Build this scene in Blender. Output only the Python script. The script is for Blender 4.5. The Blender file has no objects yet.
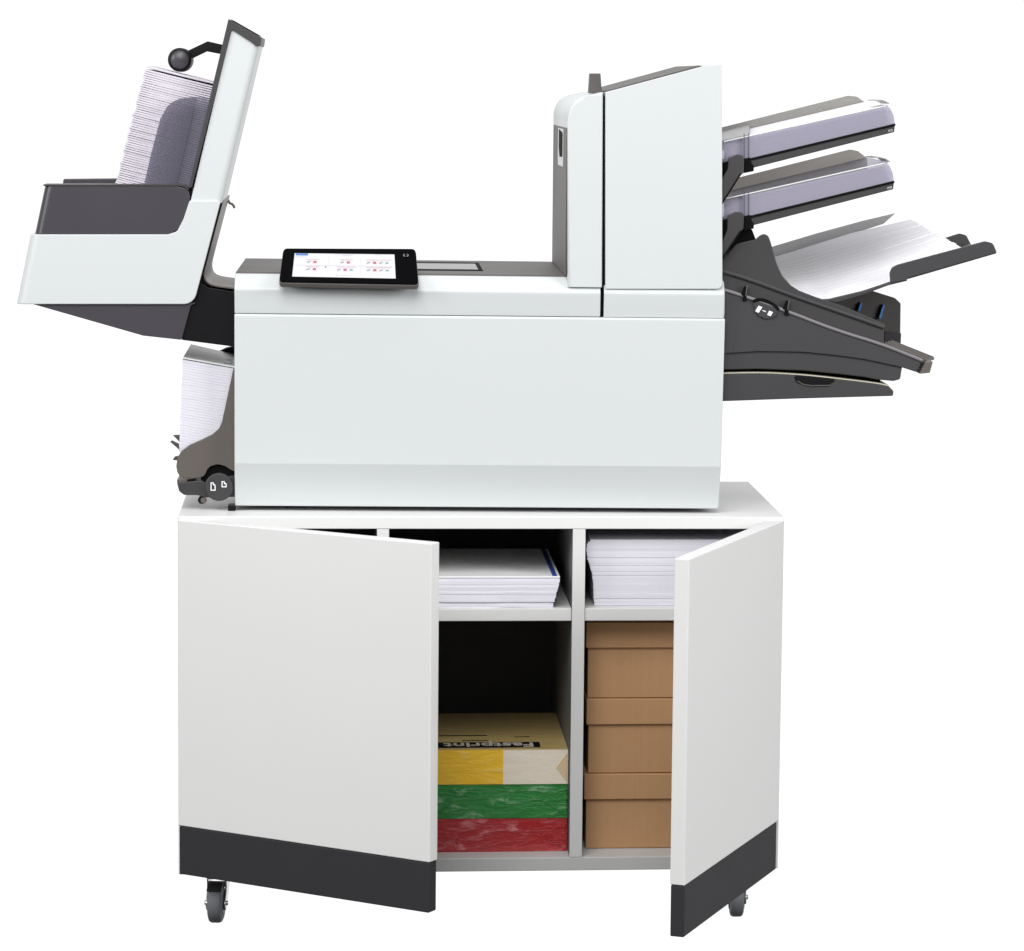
import bpy, bmesh, math, random
from mathutils import Vector, Matrix
random.seed(7)
sc = bpy.context.scene
COL = sc.collection
S = 0.0015          # metres per working unit
Z0 = 54.0           # cabinet carcass bottom above the floor, in working units

# ------------------------------------------------------------------ camera
CP = Vector((159.8752, -3256.7795, 793.5116))
YAW, PIT, ROL, FOC, CX, CY = 0.1028139, 0.1081401, -0.0142653, 3288.0743, 677.6733, 441.0636
fw = Vector((math.sin(YAW)*math.cos(PIT), math.cos(YAW)*math.cos(PIT), -math.sin(PIT)))
rt0 = Vector((math.cos(YAW), -math.sin(YAW), 0)); dn0 = fw.cross(rt0)
rt = math.cos(ROL)*rt0 + math.sin(ROL)*dn0
dn = -math.sin(ROL)*rt0 + math.cos(ROL)*dn0

def W(q):
    return Vector((q[0]*S, q[1]*S, (q[2]+Z0)*S))

cam = bpy.data.cameras.new("camera"); camo = bpy.data.objects.new("camera", cam); COL.objects.link(camo)
mw = Matrix((( rt.x, -dn.x, -fw.x), (rt.y, -dn.y, -fw.y), (rt.z, -dn.z, -fw.z))).to_4x4()
mw.translation = W(CP); camo.matrix_world = mw
cam.sensor_fit = 'HORIZONTAL'; cam.sensor_width = 36.0
cam.lens = FOC/1024*36.0
cam.shift_x = (512-CX)/1024; cam.shift_y = (CY-475.5)/1024
cam.clip_end = 200; sc.camera = camo

# machine stands slightly turned on the cabinet: u along its front, d into its depth
K = -0.04001; N_ = math.hypot(1, K)
EX = Vector((1, K, 0))/N_; EY = Vector((-K, 1, 0))/N_; OM = Vector((0, 33.146, 0))
SHR = -0.031
DV = EY + EX*SHR        # direction of the machine's depth edges
def TM(q): return OM + EX*q[0] + DV*q[1] + Vector((0, 0, q[2]))
def TC(q): return Vector(q)
def ray(px, py): return rt*((px-CX)/FOC) + dn*((py-CY)/FOC) + fw
def m(px, py, d=0.0):
    r = ray(px, py); t = (d - EY.dot(CP-OM))/EY.dot(r); q = CP + r*t - OM
    return (EX.dot(q)-SHR*d, q.z)
def c(px, py, y=0.0):
    r = ray(px, py); t = (y-CP.y)/r.y; q = CP + r*t
    return (q.x, q.z)

# ------------------------------------------------------------------ materials
def mat(name, col, rough=.5, spec=.5, metal=0., bump=0., bscale=400., var=0., vscale=6., coat=0.):
    mt = bpy.data.materials.new(name); mt.use_nodes = True
    nt = mt.node_tree; b = nt.nodes['Principled BSDF']
    b.inputs['Base Color'].default_value = (*col, 1); b.inputs['Roughness'].default_value = rough
    b.inputs['Specular IOR Level'].default_value = spec; b.inputs['Metallic'].default_value = metal
    b.inputs['Coat Weight'].default_value = coat
    tc = nt.nodes.new('ShaderNodeTexCoord')
    nz = nt.nodes.new('ShaderNodeTexNoise'); nz.inputs['Scale'].default_value = vscale; nz.inputs['Detail'].default_value = 5
    nt.links.new(tc.outputs['Object'], nz.inputs['Vector'])
    if var:
        mx = nt.nodes.new('ShaderNodeMix'); mx.data_type = 'RGBA'
        mx.inputs[6].default_value = (*[x*(1-var) for x in col], 1); mx.inputs[7].default_value = (*[min(1, x*(1+var)) for x in col], 1)
        nt.links.new(nz.outputs['Fac'], mx.inputs[0]); nt.links.new(mx.outputs[2], b.inputs['Base Color'])
    mr = nt.nodes.new('ShaderNodeMapRange'); mr.inputs['To Min'].default_value = max(0, rough-.06); mr.inputs['To Max'].default_value = min(1, rough+.06)
    nt.links.new(nz.outputs['Fac'], mr.inputs['Value']); nt.links.new(mr.outputs['Result'], b.inputs['Roughness'])
    if bump:
        n2 = nt.nodes.new('ShaderNodeTexNoise'); n2.inputs['Scale'].default_value = bscale; n2.inputs['Detail'].default_value = 3
        bp = nt.nodes.new('ShaderNodeBump'); bp.inputs['Strength'].default_value = bump; bp.inputs['Distance'].default_value = .0006
        nt.links.new(tc.outputs['Object'], n2.inputs['Vector']); nt.links.new(n2.outputs['Fac'], bp.inputs['Height'])
        nt.links.new(bp.outputs['Normal'], b.inputs['Normal'])
    return mt
def emis(name, col, st=1.0):
    mt = bpy.data.materials.new(name); mt.use_nodes = True; nt = mt.node_tree; b = nt.nodes['Principled BSDF']
    b.inputs['Base Color'].default_value = (0, 0, 0, 1); b.inputs['Roughness'].default_value = .2; b.inputs['Specular IOR Level'].default_value = .2
    b.inputs['Emission Color'].default_value = (*col, 1); b.inputs['Emission Strength'].default_value = st
    return mt
def smoky(name, tint, body, fac, rough=.25):
    """tinted clear plastic: part tinted see-through, part glossy plastic"""
    mt = bpy.data.materials.new(name); mt.use_nodes = True; nt = mt.node_tree
    b = nt.nodes['Principled BSDF']; out = nt.nodes['Material Output']
    b.inputs['Base Color'].default_value = (*body, 1); b.inputs['Roughness'].default_value = rough
    tr = nt.nodes.new('ShaderNodeBsdfTransparent'); tr.inputs['Color'].default_value = (*tint, 1)
    mx = nt.nodes.new('ShaderNodeMixShader'); mx.inputs['Fac'].default_value = fac
    nt.links.new(tr.outputs[0], mx.inputs[1]); nt.links.new(b.outputs[0], mx.inputs[2]); nt.links.new(mx.outputs[0], out.inputs['Surface'])
    return mt
def wrap(name, col, sheen, stretch=(3, 8, 10), bump=.9):
    """crinkled shiny plastic wrapper"""
    mt = bpy.data.materials.new(name); mt.use_nodes = True; nt = mt.node_tree; b = nt.nodes['Principled BSDF']
    tc = nt.nodes.new('ShaderNodeTexCoord'); mp = nt.nodes.new('ShaderNodeMapping'); mp.inputs['Scale'].default_value = stretch; mp.inputs['Location'].default_value = (len(name)*1.37, len(name)*.71, ord(name[0])*.37)
    nz = nt.nodes.new('ShaderNodeTexNoise'); nz.inputs['Scale'].default_value = 7; nz.inputs['Detail'].default_value = 8; nz.inputs['Roughness'].default_value = .68; nz.inputs['Distortion'].default_value = .5
    nt.links.new(tc.outputs['Object'], mp.inputs['Vector']); nt.links.new(mp.outputs['Vector'], nz.inputs['Vector'])
    cr = nt.nodes.new('ShaderNodeValToRGB'); cr.color_ramp.elements[0].position = .55; cr.color_ramp.elements[1].position = .72
    cr.color_ramp.elements[0].color = (*col, 1); cr.color_ramp.elements[1].color = (*sheen, 1)  # pale crinkle highlights painted into the base colour
    nt.links.new(nz.outputs['Fac'], cr.inputs['Fac']); nt.links.new(cr.outputs['Color'], b.inputs['Base Color'])
    bp = nt.nodes.new('ShaderNodeBump'); bp.inputs['Strength'].default_value = bump; bp.inputs['Distance'].default_value = .006
    nt.links.new(nz.outputs['Fac'], bp.inputs['Height']); nt.links.new(bp.outputs['Normal'], b.inputs['Normal'])
    b.inputs['Roughness'].default_value = .16; b.inputs['Coat Weight'].default_value = .7; b.inputs['Coat Roughness'].default_value = .08
    return mt
def lined(name, col, dark, scale, amount=.35, axis=2, rough=.7):
    """paper edges or card: fine uneven lines along one axis"""
    mt = bpy.data.materials.new(name); mt.use_nodes = True; nt = mt.node_tree; b = nt.nodes['Principled BSDF']
    tc = nt.nodes.new('ShaderNodeTexCoord'); mp = nt.nodes.new('ShaderNodeMapping')
    sv = [3., 3., 3.]; sv[axis] = scale; mp.inputs['Scale'].default_value = sv
    nz = nt.nodes.new('ShaderNodeTexNoise'); nz.inputs['Scale'].default_value = 1; nz.inputs['Detail'].default_value = 4
    nt.links.new(tc.outputs['Object'], mp.inputs['Vector']); nt.links.new(mp.outputs['Vector'], nz.inputs['Vector'])
    cr = nt.nodes.new('ShaderNodeValToRGB'); cr.color_ramp.elements[0].position = .3; cr.color_ramp.elements[1].position = .62
    mixd = [col[i]*(1-amount)+dark[i]*amount for i in range(3)]
    cr.color_ramp.elements[0].color = (*mixd, 1); cr.color_ramp.elements[1].color = (*col, 1)
    nt.links.new(nz.outputs['Fac'], cr.inputs['Fac']); nt.links.new(cr.outputs['Color'], b.inputs['Base Color'])
    bp = nt.nodes.new('ShaderNodeBump'); bp.inputs['Strength'].default_value = .3; bp.inputs['Distance'].default_value = .0008
    nt.links.new(nz.outputs['Fac'], bp.inputs['Height']); nt.links.new(bp.outputs['Normal'], b.inputs['Normal'])
    b.inputs['Roughness'].default_value = rough
    return mt

M = dict(
    mwhite=mat('machine_white', (.592, .617, .622), .36, .4, bump=.04, bscale=900),
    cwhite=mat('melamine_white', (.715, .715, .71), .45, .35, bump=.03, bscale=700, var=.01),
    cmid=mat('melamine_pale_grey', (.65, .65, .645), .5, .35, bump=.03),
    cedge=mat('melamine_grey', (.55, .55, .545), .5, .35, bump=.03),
    dark=mat('dark_plastic', (.056, .052, .062), .32, .45, bump=.15, bscale=1200, var=.05),
    dark2=mat('charcoal_plastic', (.043, .041, .043), .45, .45, bump=.15, bscale=1200, var=.05),
    dark3=mat('graphite_plastic', (.050, .048, .051), .42, .4, bump=.15, bscale=1200, var=.05),
    taupe=mat('taupe_plastic', (.086, .078, .075), .5, .4, bump=.12, bscale=1200, var=.04),
    brown=mat('taupe_metal', (.115, .10, .09), .42, .5, bump=.05, bscale=800, var=.05),
    black=mat('black_plastic', (.007, .007, .008), .45, .15, bump=.05),
    gap=mat('gap_black', (.004, .004, .004), .8, .1),
    kick=mat('charcoal_board', (.034, .034, .037), .6, .12, bump=.05, bscale=900, var=.04),
    shaded_side=mat('shaded_melamine', (.17, .17, .172), .6, .25, bump=.03),
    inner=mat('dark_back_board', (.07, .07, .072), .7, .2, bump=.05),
    glassblk=mat('black_glass', (.003, .003, .0035), .25, .06),
    metal=mat('zinc_metal', (.62, .62, .62), .3, .5, metal=1., bump=.05),
    rubber=mat('grey_rubber', (.13, .135, .145), .6, .3, bump=.1, var=.08),
    hub=mat('dark_hub', (.02, .02, .022), .5, .4),
    railgrey=mat('grey_rail', (.20, .19, .20), .3, .6, bump=.03),
    blue=mat('blue_plastic', (.08, .28, .62), .4, .5),
    mark=mat('white_marking', (.85, .87, .9), .6, .2),
    tan=mat('tan_paper', (.72, .56, .36), .5, .3),
    beige=mat('beige_edge', (.5, .47, .38), .6, .3),
    paper=lined('paper_edges', (.80, .80, .86), (.30, .30, .42), 900, .45),
    paperw=lined('white_paper', (.90, .90, .93), (.6, .6, .72), 60, .10, axis=1),
    env=lined('envelope_paper', (.64, .605, .665), (.4, .36, .46), 30, .2),
    sheet=mat('cover_sheet', (.80, .81, .80), .35, .5, var=.02),
    bluestripe=mat('blue_print', (.03, .06, .32), .4, .4),
    card=lined('kraft_card', (.475, .270, .132), (.38, .21, .10), 420, .16, axis=0, rough=.8),
    red=wrap('red_wrap', (.42, .010, .016), (.72, .26, .27)),
    green=wrap('green_wrap', (.016, .23, .035), (.36, .62, .38)),
    yellow=wrap('yellow_wrap', (.96, .575, .03), (.96, .68, .18), bump=.5),
    cream=wrap('cream_wrap', (.90, .80, .66), (.90, .85, .76), bump=.25),
    wraptop=wrap('pale_yellow_wrap', (.80, .59, .24), (.82, .66, .36), bump=.15),
    lilac=smoky('lilac_clear_plastic', (.80, .785, .85), (.46, .445, .515), .38),
    smoke=smoky('smoked_plastic', (.745, .74, .80), (.30, .29, .33), .24),
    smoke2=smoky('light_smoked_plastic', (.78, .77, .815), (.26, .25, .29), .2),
    clear=smoky('grey_clear_plastic', (.80, .80, .82), (.42, .42, .42), .7),
    clearb=smoky('beige_clear_plastic', (.74, .72, .69), (.50, .48, .455), .6),
    clearb2=smoky('grey_beige_clear_plastic', (.60, .59, .57), (.30, .29, .28), .7),
    fog=smoky('frosted_clear_plastic', (.9, .91, .9), (.86, .88, .87), .9),
    scr=emis('screen_white', (.93, .93, .96)), scrb=emis('screen_blue', (.10, .28, .70)),
    scrr=emis('screen_red', (.70, .16, .22)), scrg=emis('screen_green', (.20, .50, .38)),
    scrk=emis('screen_grey', (.38, .38, .42)), scrl=emis('screen_line', (.72, .72, .76)), scrp=emis('screen_pink', (.80, .45, .52)),
)

M['glassblk'].node_tree.nodes['Principled BSDF'].inputs['IOR'].default_value = 1.07
M['paperd'] = lined('document_edges', (.72, .705, .77), (.48, .47, .58), 700, .2)
# ------------------------------------------------------------------ mesh helpers
def place(outl, k):
    return outl
def rc(pts, seg=7):
    """round the corners given as (x, y, r)"""
    out = []; n = len(pts)
    for i, p in enumerate(pts):
        if len(p) < 3 or p[2] <= 0: out.append((p[0], p[1])); continue
        a = Vector(pts[i-1][:2]); b = Vector(p[:2]); e = Vector(pts[(i+1) % n][:2])
        v1 = (a-b); v2 = (e-b); l1, l2 = v1.length, v2.length; v1.normalize(); v2.normalize()
        ang = v1.angle(v2); t = min(p[2]/math.tan(ang/2), l1*.49, l2*.49); r = t*math.tan(ang/2)
        ce = b + (v1+v2).normalized()*(r/math.sin(ang/2))
        s = b+v1*t-ce; f = b+v2*t-ce
        a0 = math.atan2(s.y, s.x); a1 = math.atan2(f.y, f.x); da = (a1-a0+math.pi) % (2*math.pi)-math.pi
        for j in range(seg+1):
            th = a0+da*j/seg; out.append((ce.x+r*math.cos(th), ce.y+r*math.sin(th)))
    return out
def mo(pts, d=0., f=m):
    """pixel outline (x, y[, r]) -> plane outline at depth d, corners rounded"""
    return rc([(*f(p[0], p[1], d), p[2]) if len(p) > 2 else f(p[0], p[1], d) for p in pts])
def sm(pts, r=5):
    """give every corner without a radius a soft one"""
    return [p if len(p) > 2 else (p[0], p[1], r) for p in pts]
def ch(path, n=2):
    for _ in range(n):
        q = [path[0]]
        for a, b in zip(path, path[1:]):
            q += [(a[0]*.75+b[0]*.25, a[1]*.75+b[1]*.25), (a[0]*.25+b[0]*.75, a[1]*.25+b[1]*.75)]
        path = q+[path[-1]]
    return path
AX = {'d': lambda a, b, c: (a, c, b), 'u': lambda a, b, c: (c, a, b), 'z': lambda a, b, c: (a, b, c)}
def prism(bm, outl, c0, c1, axis='d', mi=0):
    f = AX[axis]; n = len(outl)
    A = [bm.verts.new(f(a, b, c0)) for a, b in outl]; B = [bm.verts.new(f(a, b, c1)) for a, b in outl]
    fs = [bm.faces.new(A), bm.faces.new(B[::-1])]
    for i in range(n): fs.append(bm.faces.new((A[i], B[i], B[(i+1) % n], A[(i+1) % n])))
    for x in fs: x.material_index = mi
    return A+B
def loft(bm, rings, cap=True, closed=True, mi=0):
    R = [[bm.verts.new(p) for p in r] for r in rings]; fs = []
    n = len(R[0])
    for a, b in zip(R, R[1:]):
        for i in range(n if closed else n-1):
            fs.append(bm.faces.new((a[i], b[i], b[(i+1) % n], a[(i+1) % n])))
    if cap: fs += [bm.faces.new(R[0]), bm.faces.new(R[-1][::-1])]
    for x in fs: x.material_index = mi
def box(bm, x0, x1, y0, y1, z0, z1, mi=0):
    return prism(bm, [(x0, y0), (x1, y0), (x1, y1), (x0, y1)], z0, z1, 'z', mi)
def tube(bm, p, q, r, n=12, r2=None, mi=0):
    p = Vector(p); q = Vector(q); a = (q-p).normalized(); u = a.orthogonal().normalized(); v = a.cross(u); r2 = r if r2 is None else r2
    loft(bm, [[p+(u*math.cos(2*math.pi*i/n)+v*math.sin(2*math.pi*i/n))*r for i in range(n)],
              [q+(u*math.cos(2*math.pi*i/n)+v*math.sin(2*math.pi*i/n))*r2 for i in range(n)]], mi=mi)
def lathe(bm, ce, axis, prof, n=32, mi=0):
    """prof = (radius, distance along axis)"""
    ce = Vector(ce); a = Vector(axis).normalized(); u = a.orthogonal().normalized(); v = a.cross(u)
    loft(bm, [[ce+a*h+(u*math.cos(2*math.pi*i/n)+v*math.sin(2*math.pi*i/n))*max(r, .02) for i in range(n)] for r, h in prof], mi=mi)
def bevel_where(bm, test, width, seg=6):
    bm.edges.ensure_lookup_table()
    es = [e for e in bm.edges if test(e.verts[0].co, e.verts[1].co)]
    if es: bmesh.ops.bevel(bm, geom=es, offset=width, offset_type='OFFSET', segments=seg, profile=.5, affect='EDGES')
def strip(path, t):
    """open 2D path -> closed outline of thickness t"""
    L = []; R_ = []
    for i, p in enumerate(path):
        a = Vector(path[max(0, i-1)]); b = Vector(path[min(len(path)-1, i+1)]); n = (b-a).normalized(); n = Vector((-n.y, n.x))
        L.append((p[0]+n.x*t/2, p[1]+n.y*t/2)); R_.append((p[0]-n.x*t/2, p[1]-n.y*t/2))
    return L+R_[::-1]
ROOTLOC = {}
def obj(name, bm, mt, parent=None, T=TM, bev=.8, seg=2, smooth=True, ang=35):
    bmesh.ops.recalc_face_normals(bm, faces=bm.faces[:])
    rootloc = Vector((0, 0, 0)); p = parent
    while p is not None:
        if p.name in ROOTLOC: rootloc = ROOTLOC[p.name]
        p = p.parent
    for v in bm.verts: v.co = W(T(v.co)) - rootloc
    bmesh.ops.recalc_face_normals(bm, faces=bm.faces[:])
    me = bpy.data.meshes.new(name); bm.to_mesh(me); bm.free()
    for x in (mt if isinstance(mt, (list, tuple)) else [mt]): me.materials.append(M[x] if isinstance(x, str) else x)
    o = bpy.data.objects.new(name, me); COL.objects.link(o); o.parent = parent
    if smooth: me.shade_smooth()
    if bev:
        b = o.modifiers.new('bevel', 'BEVEL'); b.width = bev*S; b.segments = seg; b.limit_method = 'ANGLE'; b.angle_limit = math.radians(ang); b.harden_normals = False
        wn = o.modifiers.new('weighted_normal', 'WEIGHTED_NORMAL'); wn.mode = 'FACE_AREA'; wn.weight = 60; wn.keep_sharp = True
    elif smooth:
        me.set_sharp_from_angle(angle=math.radians(32))
    return o
def tag(o, label, cat, group=None, kind=None):
    o['label'] = label; o['category'] = cat
    if group: o['group'] = group
    if kind: o['kind'] = kind
    return o
def thing(name, loc, label, cat, group=None):
    o = bpy.data.objects.new(name, None); COL.objects.link(o); o.location = W(loc); o.empty_display_size = .05
    ROOTLOC[o.name] = W(loc)
    return tag(o, label, cat, group)
NB = bmesh.new

# ================================================================== CABINET
cab = thing('storage_cabinet', (302, 147, -54), 'white rolling storage cabinet with both doors swung open and charcoal strips below', 'cabinet')
H, D, Wd = 361.5, 295., 605.
def cb(name, x0, x1, y0, y1, z0, z1, mt='cwhite', par=cab, bev=.9):
    bm = NB(); box(bm, x0, x1, y0, y1, z0, z1); return obj(name, bm, mt, par, TC, bev)
cb('top_panel', 0, Wd, 0, D, 349.1, H)
cb('side_panel', 0, 12.7, .3, D-.3, 0, 348.9); cb('side_panel', Wd-12.7, Wd, .3, D-.3, 0, 348.9)
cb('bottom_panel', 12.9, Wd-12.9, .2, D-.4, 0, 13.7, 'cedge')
cb('back_panel', 12.9, Wd-12.9, D-7, D-.6, 13.9, 348.9, 'inner')  # interior darkness put into the board colour
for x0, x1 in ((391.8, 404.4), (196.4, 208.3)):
    dv = cb('divider', x0, x1, 1.6, D-7.2, 13.9, 348.9, 'shaded_side', bev=.3)  # white divider, interior shade put into its dark colour
    cb('edge_band', x0-.05, x1+.05, 0, 1.5, 13.9, 348.9, 'cmid', dv, .4)  # front edge kept pale, split off from the darkened core
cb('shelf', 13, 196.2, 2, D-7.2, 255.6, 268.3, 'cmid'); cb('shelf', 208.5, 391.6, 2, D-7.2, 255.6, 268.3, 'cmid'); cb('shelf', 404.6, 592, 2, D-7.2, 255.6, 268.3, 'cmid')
# doors
def door(hx, ang, side):
    a = ang; ca, sa = math.cos(a), math.sin(a); L, T_, zt, zb, zk = 297.8, 14.6, 358.06, .66, 50.2
    k0 = .6 if side < 0 else 6.0
    def loc(s, t):     # s along the door from hinge, t into its thickness
        if side < 0: return (hx+s*ca+t*sa, -s*sa+t*ca)
        return (hx-s*ca-t*sa, -s*sa+t*ca)
    bm = NB(); prism(bm, [loc(0, 0), loc(L, 0), loc(L, T_), loc(0, T_)], zk, zt, 'z')
    dr = obj('door', bm, 'cwhite', cab, TC, 1.1, 3)
    bm = NB(); prism(bm, [loc(k0, .4), loc(L-.8, .4), loc(L-.8, T_-.5), loc(k0, T_-.5)], zb, zk-.4, 'z')
    obj('kick_strip', bm, 'kick', dr, TC, 1.2, 3)
    for z in (70, 300):  # hinges on the inner face
        bm = NB(); prism(bm, [loc(2, T_), loc(20, T_), loc(20, T_+4), loc(2, T_+5)], z-10, z+10, 'z'); obj('hinge', bm, 'metal', dr, TC, .6)
door(0, .600847, -1); door(Wd, 1.139332, 1)
# castors
def caster(x, y, rz):
    bm = NB(); cr_, sr_ = math.cos(rz), math.sin(rz)
    f = lambda q: (x+q[0]*cr_-q[1]*sr_, y+q[0]*sr_+q[1]*cr_, q[2])
    T = lambda q: Vector(f(q))
    box(bm, -15, 15, -15, 15, -3, -.2)
    lathe(bm, (0, 0, -9), (0, 0, 1), [(8, 0), (10, 2), (10, 6)], 24)
    for s in (-1, 1):
        prism(bm, rc([(-12, -8, 3), (12, -8, 3), (10, -20, 2), (20, -34, 4), (15, -42, 4), (8, -40, 3), (-8, -20, 3)]), s*9.2-.9, s*9.2+.9, 'd')
    box(bm, -11, 11, -9, 9, -10.5, -8.5)
    tube(bm, (13, -12, -34), (13, 12, -34), 2.4)
    ca_ = obj('caster', bm, 'metal', cab, T, .5)
    bm = NB(); ce = (13, -7.6, -34.2)
    lathe(bm, ce, (0, 1, 0), [(12, .4), (16, .6), (18.6, 1.6), (19.8, 4), (19.8, 11.2), (18.6, 13.6), (16, 14.8), (12, 15.2)], 40)
    obj('wheel', bm, 'rubber', ca_, T, 0)
    bm = NB(); lathe(bm, (13, -8, -34.2), (0, 1, 0), [(11.6, 0), (12.2, 1), (12.2, 15), (11.6, 16)], 32); obj('hub', bm, 'hub', ca_, T, 0)
    aa = [math.radians(95+k*8) for k in range(-6, 7)]
    bm = NB(); prism(bm, [(13+20.8*math.cos(t), -34.2+20.8*math.sin(t)) for t in aa]+[(13+22.2*math.cos(t), -34.2+22.2*math.sin(t)) for t in aa[::-1]], -7.6, 7.6, 'd')
    obj('mudguard', bm, 'hub', ca_, T, 0)
caster(38.5, 32, math.radians(-97)); caster(566, 32, math.radians(-94)); caster(40, 255, math.radians(-100)); caster(565, 255, math.radians(-80))

# ------------------------------------------------------------------ contents
def ream(z0, z1, xr, front, main, name, label, seal=None):
    t = thing(name, (320, front+98, z0), label, 'paper ream', 'wrapped paper reams')
    bm = NB(); box(bm, xr-140, xr, front, front+198, z0, z1)
    bmesh.ops.subdivide_edges(bm, edges=bm.edges[:], cuts=9, use_grid_fill=True)
    for v in bm.verts:
        v.co += Vector((random.uniform(-.35, .35), random.uniform(-.35, .35), random.uniform(-.25, .0)))
    obj('wrapper', bm, main, t, TC, 0)
    # folded corner flaps of the wrapper on the front end
    for s, x in ((1, xr-140), (-1, xr)):
        bm = NB(); prism(bm, [(x+s*1.2, z0+1.2), (x+s*(z1-z0)*.72, (z0+z1)/2), (x+s*1.2, z1-1.2)], front-.9, front+.3, 'd')
        obj('fold_flap', bm, main, t, TC, .3)
    return t
ream(13.9, 48.4, 391.0, 27.5, 'red', 'paper_ream', 'ream in red plastic wrap, lowest of the three in the cabinet')
ream(48.8, 83.7, 391.2, 27, 'green', 'paper_ream', 'ream in green plastic wrap between the red and yellow reams')
yt = thing('paper_ream', (320, 125, 84), 'yellow and cream ream with an upside-down black name band, topmost of its stack', 'paper ream', 'wrapped paper reams')
bm = NB(); box(bm, 251, 325.4, 26.4, 224, 84, 118.9); bmesh.ops.subdivide_edges(bm, edges=bm.edges[:], cuts=5, use_grid_fill=True)
obj('wrapper', bm, 'yellow', yt, TC, 0)
bm = NB(); box(bm, 325.3, 391.2, 26.2, 224.2, 83.9, 119.1); bmesh.ops.subdivide_edges(bm, edges=bm.edges[:], cuts=5, use_grid_fill=True)
obj('wrapper', bm, 'cream', yt, TC, 0)
bm = NB(); box(bm, 250.8, 325.2, 29, 224.1, 118.5, 119.15); box(bm, 325.2, 390.9, 29, 224.1, 118.5, 119.2); obj('top_sheet', bm, 'wraptop', yt, TC, 0)
bm = NB(); prism(bm, [(390.4, 85.5), (379, 101), (390.4, 117)], 25.5, 26.6, 'd'); obj('fold_flap', bm, 'tan', yt, TC, .3)
bm = NB(); box(bm, 255, 364, 39, 66, 119.2, 119.55); obj('name_band', bm, 'black', yt, TC, 0)
for q in ((262, 312, 100, 104), (285, 312, 74, 77), (340, 356, 92, 95)):
    bm = NB(); box(bm, *q, 119.2, 119.4); obj('small_print', bm, 'black', yt, TC, 0)
def text_obj(name, body, size, mt, parent, origin, xdir, ydir, depth=.0002, width=0):
    cu = bpy.data.curves.new(name, 'FONT'); cu.body = body; cu.size = size; cu.extrude = depth; cu.offset = size*.02
    to = bpy.data.objects.new(name, cu); COL.objects.link(to)
    dg = bpy.context.evaluated_depsgraph_get(); me = bpy.data.meshes.new_from_object(to.evaluated_get(dg)); bpy.data.objects.remove(to)
    if width:
        wx = max(v.co.x for v in me.vertices)
        for v in me.vertices: v.co.x *= width*S/wx
    xd = Vector(xdir).normalized(); yd = Vector(ydir).normalized(); zd = xd.cross(yd)
    root = ROOTLOC[parent.name]
    o3 = W(origin)-root
    for v in me.vertices: v.co = o3 + xd*v.co.x + yd*v.co.y + zd*v.co.z
    me.materials.clear(); me.materials.append(M[mt])
    o = bpy.data.objects.new(name, me); COL.objects.link(o); o.parent = parent
    return o
text_obj('lettering', 'Fastprint', 29*S, 'beige', yt, (358.5, 61, 119.75), (-1, 0, 0), (0, -1, 0), width=93)

def carton(z0, zl, z1, xl, front, idx, label):
    t = thing('cardboard_box', (500, front+100, z0), label, 'box', 'cardboard boxes stacked in the cabinet')
    bm = NB(); box(bm, xl+2.4, 588, front+2.8, front+215, z0+.2, zl+3); obj('box_base', bm, 'card', t, TC, .9)
    bm = NB()
    prism(bm, [(xl, z1), (591, z1-.4), (591, zl+.2), (xl, zl)], front-.9, front+217, 'd'); obj('box_lid', bm, 'card', t, TC, 1.1, 3)
    t.rotation_euler.z = math.radians((-.35, .3, -.15)[idx])
carton(13.8, 65.6, 92.2, 409.0, 34, 0, 'brown lidded cardboard box standing on the cabinet floor, under two others')
carton(92.4, 143.4, 170.2, 409.4, 34, 1, 'brown lidded cardboard box in the middle of the stack of three')
carton(170.4, 222.6, 249.0, 408.8, 33, 2, 'brown lidded cardboard box just under the shelf, topmost of three')

def bundle(name, x0, x1, y0, y1, z0, z1, n, label, jit=.6, prof=None, mt='paperd', group='loose paper bundles on the shelves', wav=0., cat='paper stack'):
    t = thing(name, ((x0+x1)/2, (y0+y1)/2, z0), label, cat, group)
    bm = NB(); h = (z1-z0)/n
    for i in range(n):
        za, zb = z0+i*h+.02, z0+(i+1)*h-.035
        dx = prof(i/(n-1)) if prof else 0
        jx, jy = random.uniform(-jit, jit), random.uniform(-jit, jit)
        if wav:
            k = 14; top = []; bot = []
            ph = wav*math.sin(math.pi*min(1, (i+1)/n))
            f = lambda q: ph*math.sin(q*9+1.1)*.5+ph*math.sin(q*21)*.25
            pa = [(x0+dx+jx+(x1-x0)*q/k, za+f(q/k)) for q in range(k+1)]; pb = [(x0+dx+jx+(x1-x0)*q/k, zb+f(q/k)) for q in range(k+1)]
            prism(bm, pa+pb[::-1], y0+jy, y1+jy, 'd')
        else:
            box(bm, x0+dx+jx, x1+dx*.3+jx, y0+jy, y1+jy, za, zb)
    o = obj('sheets', bm, mt, t, TC, 0)
    return t
# left shelf
bundle('paper_stack', 236, 373.0, 6, 204, 268.5, 274.3, 4, 'thin bundle of white sheets at the bottom of the left shelf pile', .3, None, wav=.6)
bundle('paper_stack', 238, 374.5, 5, 203, 274.6, 298.6, 12, 'thick bundle of white booklets in the middle of the left shelf pile', .45, lambda q: 5.2*q, wav=.5)
bt = thing('booklet', (310, 104, 299), 'white booklet with a blue stripe along its spine, topmost on the left shelf', 'booklet')
bm = NB(); box(bm, 243, 379.6, 4.6, 202, 298.9, 300.6); obj('cover', bm, 'sheet', bt, TC, .3)
bm = NB(); box(bm, 372.2, 376.8, 6, 201, 300.65, 300.8); obj('printed_stripe', bm, 'bluestripe', bt, TC, 0)
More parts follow.
